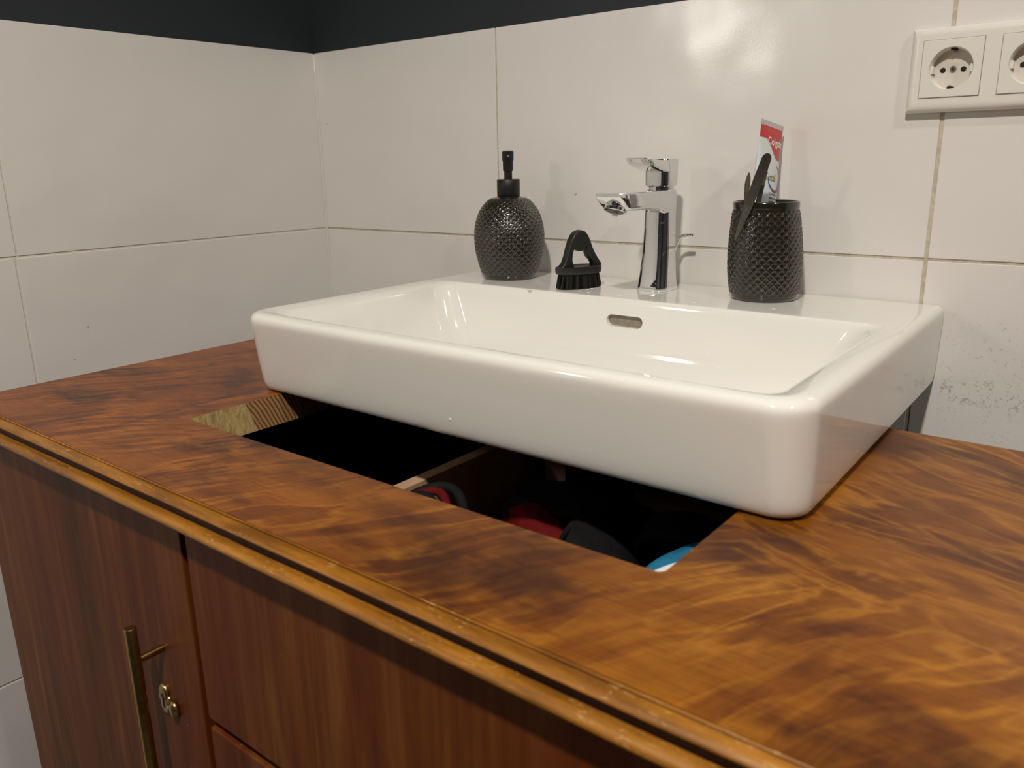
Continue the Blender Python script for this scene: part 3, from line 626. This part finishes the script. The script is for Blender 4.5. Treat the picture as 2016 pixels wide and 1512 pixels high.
# ------------------------------------------------------------------ scale-embossed ceramic pieces
def embossed(name, prof, c, ncol, ratio, z0, z1, parent, shear=(0, 0), amp=1.0, rot=0.0):
    """prof: (r,z) polyline, resampled; fish-scale relief between heights z0..z1"""
    pts = [Vector((r, z)) for r, z in prof]
    L = [0]
    for a, b in zip(pts[:-1], pts[1:]): L.append(L[-1] + (b - a).length)
    # catmull-rom style smooth resample
    N = 230; M_ = ncol * 10
    def samp(s):
        for i in range(len(L) - 1):
            if s <= L[i + 1] + 1e-9: break
        t = (s - L[i]) / (L[i + 1] - L[i]); p1, p2 = pts[i], pts[i + 1]
        p0 = pts[i - 1] if i > 0 else p1 * 2 - p2; p3 = pts[i + 2] if i + 2 < len(pts) else p2 * 2 - p1
        return 0.5 * ((2 * p1) + (p2 - p0) * t + (2 * p0 - 5 * p1 + 4 * p2 - p3) * t * t + (-p0 + 3 * p1 - 3 * p2 + p3) * t ** 3)
    P = [samp(L[-1] * i / N) for i in range(N + 1)]
    v = [0.0]
    for a, b in zip(P[:-1], P[1:]): v.append(v[-1] + (b - a).length / max(0.5 * (a.x + b.x), 1e-3))
    cw = 2 * PI / ncol; rh = cw * ratio; Rr = cw * 0.53
    rings = []; HV = []
    for i, p in enumerate(P):
        a = P[max(i - 1, 0)]; b = P[min(i + 1, N)]; t = (b - a).normalized(); nr, nz = t.y, -t.x
        m = max(0, min(1, (p.y - z0) / 0.002)) * max(0, min(1, (z1 - p.y) / 0.002))
        ring = []
        for j in range(M_):
            th = 2 * PI * j / M_; h = 0.0
            if m > 0:
                k0 = math.floor((v[i] - Rr) / rh)
                for k in range(k0, k0 + 7):
                    cv = k * rh; off = 0.5 * cw if k % 2 else 0.0
                    du = (th - off + 0.5 * cw) % cw - 0.5 * cw; dv = v[i] - cv
                    d = math.sqrt(du * du + dv * dv) / Rr
                    if d < 1.0:
                        q_ = max(0.0, min(1.0, (dv / Rr + 0.35) / 0.6)); h = math.exp(-((d - 0.80) / 0.12) ** 2) * (0.25 + 0.75 * q_ * q_ * (3 - 2 * q_)) - 0.45 * math.exp(-((d - 0.42) / 0.22) ** 2) + (0.30 * math.exp(-(d / 0.25) ** 2))
                        break
                    h = -0.45
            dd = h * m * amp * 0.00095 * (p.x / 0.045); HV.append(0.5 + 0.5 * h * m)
            r = p.x + nr * dd; z = p.y + nz * dd
            ring.append((c[0] + r * math.cos(th + rot) + shear[0] * z, c[1] + r * math.sin(th + rot) + shear[1] * z, c[2] + z))
        rings.append(ring)
    bm = bmesh.new(); loft(bm, rings)
    o = obj(name, bm, GLAZE, parent, smooth=True)
    at_ = o.data.attributes.new('relief', 'FLOAT', 'POINT'); at_.data.foreach_set('value', HV); return o

# soap dispenser
BC = (0.4900, -0.0775, DZ)
disp = thing('soap_dispenser', BC, 'round dark olive soap dispenser embossed with scales and topped by a black pump', 'dispenser')
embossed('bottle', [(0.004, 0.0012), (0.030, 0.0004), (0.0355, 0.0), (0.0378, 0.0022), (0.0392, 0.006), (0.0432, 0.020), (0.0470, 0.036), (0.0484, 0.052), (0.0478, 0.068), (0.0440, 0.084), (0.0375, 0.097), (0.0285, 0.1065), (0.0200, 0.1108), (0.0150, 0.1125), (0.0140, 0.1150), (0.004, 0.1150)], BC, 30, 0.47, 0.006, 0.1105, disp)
bm = bmesh.new(); lathe(bm, [(0.010, 0.1122), (0.0154, 0.1122), (0.0158, 0.1128), (0.0158, 0.1340), (0.0152, 0.1348), (0.006, 0.1348)], BC, 40); o = obj('pump_collar', bm, BLACKP, disp); smooth_angle(o, 40)
bm = bmesh.new(); lathe(bm, [(0.002, 0.1345), (0.0056, 0.1345), (0.0056, 0.1465), (0.002, 0.1465)], BC, 24); o = obj('pump_stem', bm, BLACKP, disp); smooth_angle(o, 40)
bm = bmesh.new(); lathe(bm, [(0.002, 0.1455), (0.0068, 0.1455), (0.0070, 0.1462), (0.0072, 0.158), (0.0079, 0.160), (0.0081, 0.1712), (0.0072, 0.1722), (0.002, 0.1722)], BC, 32)
head = obj('pump_head', bm, BLACKP, disp); smooth_angle(head, 40)
dv = (Vector((CAM.x + 0.05, CAM.y, 0)) - Vector((BC[0], BC[1], 0))).normalized()
p0 = Vector(BC) + Vector((0, 0, 0.1650))
bm = bmesh.new(); tube(bm, [p0 + dv * 0.004, p0 + dv * 0.016, p0 + dv * 0.020], [0.0030, 0.0028, 0.0025], 16)
o = obj('nozzle', bm, BLACKP, head); smooth_angle(o, 40)
e0 = p0 + dv * 0.0202; bm = bmesh.new(); tube(bm, [e0, e0 + dv * 0.0004], 0.0014, 12); obj('nozzle_opening', bm, plain('grey_residue', rgb(110, 108, 104), 0.5), o)

# tumbler
CC = (0.8537, -0.0600, DZ)
cf = Vector((-0.358, 0.934, 0)); cs = Vector((0.934, 0.358, 0))      # away from / across the viewer's side
cup = thing('tumbler', CC, 'tall dark olive scale-embossed tumbler holding a toothpaste tube and tweezers', 'cup')
SH = (-0.036 * cs.x, -0.036 * cs.y)
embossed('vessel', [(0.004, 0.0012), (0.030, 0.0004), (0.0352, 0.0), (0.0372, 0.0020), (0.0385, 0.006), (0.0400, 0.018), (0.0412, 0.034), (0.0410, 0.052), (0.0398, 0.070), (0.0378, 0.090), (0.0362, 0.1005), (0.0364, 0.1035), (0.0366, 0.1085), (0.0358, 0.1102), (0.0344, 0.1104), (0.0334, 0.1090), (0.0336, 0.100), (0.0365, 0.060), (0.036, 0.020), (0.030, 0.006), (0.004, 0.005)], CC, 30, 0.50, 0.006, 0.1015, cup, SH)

# toothpaste tube, standing cap down in the tumbler
def CP(lat, dep, z): return Vector((CC[0], CC[1], 0)) + cs * lat + cf * dep + Vector((0, 0, z))
A3 = CP(-0.0150, 0.006, 0.1502); B3 = CP(0.0090, 0.048, 0.1400)
ctop = (A3 + B3) / 2; cw_ = (B3 - A3).normalized()
cbot = CP(-0.0135, -0.002, DZ + 0.010)
axis = (ctop - cbot).normalized(); hn = cw_.cross(axis).normalized()          # face normal (towards viewer?)
if hn.dot(Vector((CAM.x, CAM.y, CAM.z)) - ctop) < 0: hn = -hn
cwv = axis.cross(hn).normalized() if True else cw_
if cwv.dot(cw_) < 0: cwv = -cwv
Ltube = (ctop - cbot).length
tubeo = thing('toothpaste_tube', cbot, 'red and white toothpaste tube standing upside down in the tumbler', 'toothpaste')
HW = (B3 - A3).length / 2
def tube_sec(t):      # t 0 at cap .. 1 at crimp -> half width, half thickness
    a = 0.0180 + (HW - 0.0180) * min(1, t * 1.02) ** 0.9
    b = 0.0170 * (1 - t ** 1.5) + 0.0006
    return a, b
def tpt(t, ang, out=0.0):
    a, b = tube_sec(t); c_ = cbot + axis * (0.014 + (Ltube - 0.014) * t)
    return c_ + cwv * ((a + out) * math.cos(ang)) + hn * ((b + out) * math.sin(ang))
bm = bmesh.new(); loft(bm, [[tpt(t / 24, 2 * PI * k / 40) for k in range(40)] for t in range(25)]); obj('tube_body', bm, TUBEW, tubeo, smooth=True)
# flat crimped end
bm = bmesh.new(); ring = []
for d in (0.0, 0.004, 0.006):
    c_ = ctop + axis * (d - 0.001); ring.append([c_ - cwv * HW - hn * 0.0005, c_ + cwv * HW - hn * 0.0005, c_ + cwv * HW + hn * 0.0005, c_ - cwv * HW + hn * 0.0005])
loft(bm, ring); crimp = obj('crimped_end', bm, plain('clear_crimp', rgb(196, 194, 188), 0.25), tubeo)
bm = bmesh.new(); tube(bm, [cbot - axis * 0.012 * 0 - axis * 0.006, cbot + axis * 0.0135], 0.0135, 24); obj('cap', bm, SOCK, tubeo)
# printed artwork as thin surface-following prints
RED = plain('print_red', rgb(196, 26, 28), 0.3, Coat_Weight=0.3); WHT = plain('print_white', rgb(236, 234, 230), 0.35); GOLD = plain('print_gold', rgb(150, 134, 58), 0.4); DKG = plain('print_dark', rgb(54, 56, 58), 0.5)
def ringmat():
    t = NT('print_ring'); z = t.xyz(t.uv())[0]
    c = t.ramp(z, [(0.0, rgb(232, 128, 44)), (0.35, rgb(214, 60, 44)), (0.62, rgb(120, 50, 84)), (0.85, rgb(46, 70, 130)), (1.0, rgb(60, 110, 170))]); t.set(Base_Color=c, Roughness=0.4); return t.m
RING = ringmat()
def face_pt(u, t, out):      # u -1..1 across the visible face (by x), t along
    u = max(-0.999, min(0.999, u)); return tpt(t, math.acos(u), out)
def print_patch(name, fn, nu, nv, mat, out, parent=tubeo, uvf=None):
    bm = bmesh.new(); uvl = bm.loops.layers.uv.new('UVMap'); G = []
    for j in range(nv + 1):
        G.append([bm.verts.new(face_pt(*fn(i / nu, j / nv), out)) for i in range(nu + 1)])
    for j in range(nv):
        for i in range(nu):
            f = bm.faces.new((G[j][i], G[j][i + 1], G[j + 1][i + 1], G[j + 1][i]))
            for lp, (a_, b_) in zip(f.loops, ((i, j), (i + 1, j), (i + 1, j + 1), (i, j + 1))): lp[uvl].uv = (a_ / nu, b_ / nv)
    return obj(name, bm, mat, parent, smooth=True)
ssm = lambda e0, e1, x: (lambda k: k * k * (3 - 2 * k))(max(0, min(1, (x - e0) / (e1 - e0))))
lowred = lambda u: 0.915 - 0.125 * ssm(-0.55, 0.45, u)        # lower boundary of red field
print_patch('red_field', lambda a, b: ((-0.985 + 1.97 * a), lowred(-0.985 + 1.97 * a) + (0.998 - lowred(-0.985 + 1.97 * a)) * b), 40, 8, RED, 0.0002)
def ring_fn(a, b):
    an = math.radians(75 - 255 * a); rr = 0.0140 + 0.0022 * (b - 0.5) * (0.5 + math.sin(PI * a))
    c_t = 0.665; c_u = 0.22; hwt = tube_sec(c_t)[0]
    return (c_u + rr * math.cos(an) / hwt, c_t + rr * 1.15 * math.sin(an) / Ltube)
print_patch('ring_mark', ring_fn, 40, 2, RING, 0.00025)
def text_on(body, size, u0, t0, mat, name, bold=0.0, squeeze=1.0):
    cu = bpy.data.curves.new('t', 'FONT'); cu.body = body; cu.size = size; cu.offset = bold; cu.align_x = 'LEFT'; cu.resolution_u = 3
    o = bpy.data.objects.new('t', cu); COL.objects.link(o); dg = bpy.context.evaluated_depsgraph_get(); dg.update()
    m = bpy.data.meshes.new_from_object(o.evaluated_get(dg)); bpy.data.objects.remove(o)
    bm = bmesh.new(); bm.from_mesh(m); bpy.data.meshes.remove(m)
    bmesh.ops.triangulate(bm, faces=bm.faces[:]); hwt = tube_sec(t0)[0]
    for v in bm.verts: v.co = face_pt(u0 + v.co.x * squeeze / hwt, t0 + v.co.y / Ltube, 0.00045)
    bmesh.ops.recalc_face_normals(bm, faces=bm.faces[:])
    m2 = obj(name, bm, mat, tubeo); return m2
text_on('Colgate', 0.0130, -0.42, 0.880, WHT, 'brand_text', 0.00022, 0.80)
text_on('Total', 0.0125, -0.66, 0.645, GOLD, 'product_text', 0.0001, 0.80)
for i, w in enumerate(('Complete', 'protection for a', 'healthy mouth')): text_on(w, 0.0046, -0.30, 0.550 - i * 0.026, DKG, 'small_text', 0.0001, 0.8)

# tweezers straddling the rim, and a slim nail tool inside
tw = thing('tweezers', CP(-0.0225, -0.0395, 0.064), 'dull steel tweezers straddling the front rim of the tumbler', 'tweezers')
def blade(pts, widths, th, wdir, mat, parent, name):
    bm = bmesh.new(); rings = []; pts = [Vector(p) for p in pts]
    for i, p in enumerate(pts):
        d = (pts[min(i + 1, len(pts) - 1)] - pts[max(i - 1, 0)]).normalized(); w = (wdir - d * wdir.dot(d)).normalized(); nn = d.cross(w)
        rings.append([p - w * widths[i] - nn * th, p + w * widths[i] - nn * th, p + w * widths[i] + nn * th, p - w * widths[i] + nn * th])
    loft(bm, rings); o = obj(name, bm, mat, parent); return o
def lerp(a, b, t): return a + (b - a) * t
T0 = CP(-0.0045, -0.0425, 0.1162); T1 = CP(-0.0350, -0.0330, 0.0232)
ts = [0, 0.012, 0.03, 0.05, 0.10, 0.3, 0.5, 0.62, 0.75, 0.88, 1.0]; wd = [0.0012, 0.0031, 0.0044, 0.0049, 0.0052, 0.0052, 0.0050, 0.0045, 0.0034, 0.0021, 0.0008]
blade([lerp(T0, T1, t) for t in ts], wd, 0.0006, cs, STEEL, tw, 'outer_arm')
T2 = CP(-0.0205, -0.0225, 0.008)
blade([lerp(T0 + cf * 0.0012, T2, t) + cf * (0.0030 * math.sin(PI * min(1, t * 2))) for t in ts], [w_ * 0.55 for w_ in wd], 0.0006, cs, STEEL, tw, 'inner_arm')
nt_ = thing('nail_tool', CP(-0.0262, 0.004, 0.066), 'thin brownish steel nail tool leaning at the left side of the tumbler', 'tool')
N0 = CP(-0.0245, 0.006, 0.0957); N1 = CP(-0.0290, 0.002, 0.058); N2 = CP(-0.0240, 0.0, 0.016)
pp = bez(N0, N1, N2, 16)
blade(pp, [0.0008, 0.0022, 0.0029, 0.0030, 0.0028, 0.0024, 0.0019] + [0.0016] * 10, 0.0009, cs, speckled('tarnished_steel', rgb(92, 84, 70), rgb(120, 110, 92), 0.4, 200, metal=0.9), nt_, 'blade_end')

# ------------------------------------------------------------------ nail brush
kc = Vector((0.6255, -0.1060, 0)); ka = Vector((0.405, 0.914, 0)).normalized(); kb = Vector((ka.y, -ka.x, 0))
nb = thing('nail_brush', (kc.x, kc.y, DZ), 'charcoal plastic nail brush with a loop handle and black bristles', 'brush')
HLn, HWd = 0.0325, 0.0170
def oval(z, s=1.0, sw=1.0, n=36, lean=0.0):
    P = []
    for i in range(n):
        a = 2 * PI * i / n; ca, sa = math.cos(a), math.sin(a)
        u = HLn * s * math.copysign(abs(ca) ** 0.85, ca); w = HWd * sw * math.copysign(abs(sa) ** 0.85, sa)
        P.append(kc + ka * u + kb * w + Vector((0, 0, z)))
    return P
bz0 = DZ + 0.0185
bm = bmesh.new(); loft(bm, [oval(bz0, .95, .95), oval(bz0 + .0008, .985, .985), oval(bz0 + .006, 1.0, 1.0), oval(bz0 + .0088, .985, .985), oval(bz0 + .0095, .93, .90), oval(bz0 + .0080, .80, .74), oval(bz0 + .0075, .4, .4)])
base = obj('brush_base', bm, GREYP, nb); smooth_angle(base, 50)
hb_ = [(-0.0322, 0.004), (-0.0290, 0.0085), (-0.0240, 0.0125), (-0.0205, 0.020), (-0.0175, 0.030), (-0.0140, 0.0395), (-0.0095, 0.0465), (-0.0045, 0.0500), (0.0010, 0.0510), (0.0062, 0.0495), (0.0105, 0.0455), (0.0145, 0.0385), (0.0180, 0.0300), (0.0225, 0.0220), (0.0275, 0.0155), (0.0318, 0.0100), (0.0322, 0.004),
       (0.0200, 0.0060), (0.0195, 0.0110), (0.0165, 0.0150), (0.0125, 0.0185), (0.0102, 0.0235), (0.0104, 0.0290), (0.0095, 0.0330), (0.0070, 0.0290), (0.0030, 0.0265), (-0.0020, 0.0262), (-0.0068, 0.0285), (-0.0092, 0.0300), (-0.0112, 0.0250), (-0.0122, 0.0190), (-0.0118, 0.0140), (-0.0100, 0.0095), (-0.0085, 0.0060)]
hbx = hb_
bm = bmesh.new(); Ht = 0.0062
extrude_poly(bm, [kc + ka * u + kb * (-Ht) + Vector((0, 0, bz0 + w * 1.07)) for u, w in hbx], kb * (2 * Ht), 0.0018, 3)
o = obj('loop_handle', bm, GREYP, nb); smooth_angle(o, 45)
bm = bmesh.new()
rnd = random.Random(4)
for i in range(1500):
    a = rnd.uniform(0, 2 * PI); r = math.sqrt(rnd.random()) ; 
    if i < 500: r = rnd.uniform(0.9, 1.0)
    u = HLn * 0.88 * r * math.copysign(abs(math.cos(a)) ** .85, math.cos(a)); w = HWd * 0.86 * r * math.copysign(abs(math.sin(a)) ** .85, math.sin(a))
    p0 = kc + ka * u + kb * w + Vector((0, 0, bz0 + 0.0008)); sp = 1.10 + rnd.uniform(-0.03, 0.05)
    p1 = kc + ka * u * sp + kb * w * sp; p1.z = DZ + 0.0003 + rnd.uniform(0, 0.0016)
    d = Vector((math.cos(a * 7), math.sin(a * 7), 0)) * 0.00045; e = Vector((-d.y, d.x, 0))
    V0 = [bm.verts.new(p0 + q) for q in (d, e, -d)]; V1 = [bm.verts.new(p1 + q * 0.7) for q in (d, e, -d)]
    for k in range(3): bm.faces.new((V0[k], V0[(k + 1) % 3], V1[(k + 1) % 3], V1[k]))
loft(bm, [oval(DZ + .003, .90, .88), oval(bz0 + .0006, .86, .84)])
o = obj('bristles', bm, BRIST, nb); o['kind'] = 'stuff'

# ------------------------------------------------------------------ double wall socket
sx0, sx1, sz0, sz1 = 0.9735, 1.1260, 0.1541, 0.2368
soc = thing('double_socket', ((sx0 + sx1) / 2, -0.0005, (sz0 + sz1) / 2), 'white double power socket on the tiles at the upper right', 'socket')
cents = [(1.0139, 0.1962), (1.0849, 0.1962)]; hw = 0.0277
# frame: soft-edged plate with two square openings
bm = bmesh.new()
xs = [sx0, cents[0][0] - hw - .0004, cents[0][0] + hw + .0004, cents[1][0] - hw - .0004, cents[1][0] + hw + .0004, sx1]
zs = [sz0, cents[0][1] - hw - .0004, cents[0][1] + hw + .0004, sz1]
V = {}
def fv(i, j, front):
    k = (i, j, front)
    if k not in V:
        y = (-0.0122 if front else -0.0006)
        V[k] = bm.verts.new((xs[i], y, zs[j]))
    return V[k]
cells = [(i, j) for i in range(5) for j in range(3) if not (j == 1 and i in (1, 3))]
for i, j in cells:
    bm.faces.new((fv(i, j, 1), fv(i + 1, j, 1), fv(i + 1, j + 1, 1), fv(i, j + 1, 1)))
    bm.faces.new((fv(i, j, 0), fv(i, j + 1, 0), fv(i + 1, j + 1, 0), fv(i + 1, j, 0)))
    for (di, dj, a_, b_) in ((-1, 0, (i, j), (i, j + 1)), (1, 0, (i + 1, j), (i + 1, j + 1)), (0, -1, (i, j), (i + 1, j)), (0, 1, (i, j + 1), (i + 1, j + 1))):
        if (i + di, j + dj) not in cells: bm.faces.new((fv(*a_, 1), fv(*b_, 1), fv(*b_, 0), fv(*a_, 0)))
bmesh.ops.recalc_face_normals(bm, faces=bm.faces[:])
oe = [e for e in bm.edges if all(v.co.y < -0.005 for v in e.verts) and (all(abs(v.co.x - sx0) < 1e-6 for v in e.verts) or all(abs(v.co.x - sx1) < 1e-6 for v in e.verts) or all(abs(v.co.z - sz0) < 1e-6 for v in e.verts) or all(abs(v.co.z - sz1) < 1e-6 for v in e.verts))]
bmesh.ops.bevel(bm, geom=oe, offset=0.0085, segments=6, profile=0.55, affect='EDGES')
o = obj('frame', bm, SOCK, soc); smooth_angle(o, 30)
for cx, cz in cents:
    yf = -0.0135; R0 = 0.0199; n = 48
    # insert plate with round well
    bm = bmesh.new()
    def P_(a, r): return (cx + r * math.cos(a), cz + r * math.sin(a))
    def sqp(a, h):
        c_, s_ = math.cos(a), math.sin(a); k = h / max(abs(c_), abs(s_)); return (cx + k * c_, cz + k * s_)
    A = [2 * PI * i / n + PI / 4 for i in range(n)]
    rings = [[(*[sqp(a, hw)[0]], -0.004, sqp(a, hw)[1]) for a in A], [(sqp(a, hw)[0], yf + .0006, sqp(a, hw)[1]) for a in A], [(sqp(a, hw - .0006)[0], yf, sqp(a, hw - .0006)[1]) for a in A],
             [(P_(a, R0 + .0006)[0], yf, P_(a, R0 + .0006)[1]) for a in A], [(P_(a, R0)[0], yf + .0006, P_(a, R0)[1]) for a in A], [(P_(a, R0 - .0012)[0], -0.0008, P_(a, R0 - .0012)[1]) for a in A]]
    loft(bm, rings, False, False)
    o = obj('insert', bm, SOCK, soc, loc=(cx, -0.0005, cz)); smooth_angle(o, 40)
    # floor of the well, raised lower ledge
    bm = bmesh.new(); loft(bm, [[(P_(a, R0 - .001)[0], -0.0007, P_(a, R0 - .001)[1]) for a in A], [(P_(a, R0 - .001)[0], -0.0013, P_(a, R0 - .001)[1]) for a in A]])
    wl = obj('well', bm, SOCKIN, o)
    for sgn in (-1, 1):
        bm = bmesh.new(); box(bm, cx + sgn * 0.0188 - 0.0022, cx + sgn * 0.0188 + 0.0022, yf + 0.0035, -0.0010, cz - 0.0042, cz + 0.0032, 0.0004)
        obj('guide_rib', bm, SOCK, o)
    bm = bmesh.new()
    for sgn in (-1, 1): tube(bm, [(cx + sgn * 0.0095, -0.0017, cz - 0.0008), (cx + sgn * 0.0095, -0.0012, cz - 0.0008)], 0.0026, 18)
    obj('pin_hole', bm, HOLE, o)
    bm = bmesh.new(); tube(bm, [(cx, -0.0010, cz), (cx, -0.0028, cz)], 0.0029, 20); sc_ = obj('screw', bm, SCREW, o, label='zinc centre screw')
    bm = bmesh.new(); box(bm, cx - .0016, cx + .0016, -0.0031, -0.0027, cz - .0004, cz + .0004); box(bm, cx - .0004, cx + .0004, -0.0031, -0.0027, cz - .0016, cz + .0016)
    bm.transform(Matrix.Identity(4)); 
    HX_ = bm
    # earth clips at top and bottom
    for v in HX_.verts: pass
    for sgn in (-1, 1): box(HX_, cx - 0.0024, cx + 0.0028, yf + 0.0030, -0.0016, cz + sgn * 0.0187 - 0.0012, cz + sgn * 0.0187 + 0.0012)
    obj('clip_slot', HX_, HOLE, o)
    for sgn in (-1, 1):
        bm = bmesh.new(); box(bm, cx - 0.0018, cx + 0.0006, yf + 0.0036, -0.0020, cz + sgn * 0.0170 - 0.0010, cz + sgn * 0.0170 + 0.0010, 0.0004)
        obj('earth_clip', bm, SCREW, o, label='bare metal earth clip')

# ------------------------------------------------------------------ water drops on the basin
bm = bmesh.new(); rnd = random.Random(11)
from mathutils.bvhtree import BVHTree
bvh = BVHTree.FromObject(bowl, bpy.context.evaluated_depsgraph_get()); bo = Vector(basin.location)
def drop(org, dirn, r, sx=1.0):
    hit = bvh.ray_cast(Vector(org) - bo, Vector(dirn).normalized())
    if hit[0] is None: return
    p = hit[0] + bo; nrm = hit[1]; q = nrm.to_track_quat('Z', 'Y').to_matrix().to_4x4()
    t = bmesh.new(); bmesh.ops.create_uvsphere(t, u_segments=10, v_segments=6, radius=1.0)
    M = Matrix.Translation(p - nrm * r * 0.05) @ q @ Matrix.Diagonal((r * sx, r, r * 0.30, 1)); merge(bm, t, M)
for i in range(34):
    x = rnd.gauss(0.78, 0.07); z = rnd.uniform(-0.115, -0.052)
    drop((x, -0.35, z), (0, 1, 0), rnd.uniform(0.0006, 0.0011))
for i in range(16):
    x = rnd.uniform(0.64, 0.90); y = rnd.uniform(-0.142, -0.10)
    if abs(x - 0.7177) < 0.03 and y > -0.10: continue
    drop((x, y, 0.05), (0, 0, -1), rnd.uniform(0.0007, 0.0016), rnd.uniform(1, 2.2))
drop((0.712, -0.60, -0.1180), (0, 1, 0), 0.0018)
o = obj('water_drops', bm, DROP, loc=(0.72, -0.14, BT), smooth=True)
tag(o, 'small clear water drops on the rear wall and ledge of the basin', 'water', kind='stuff')
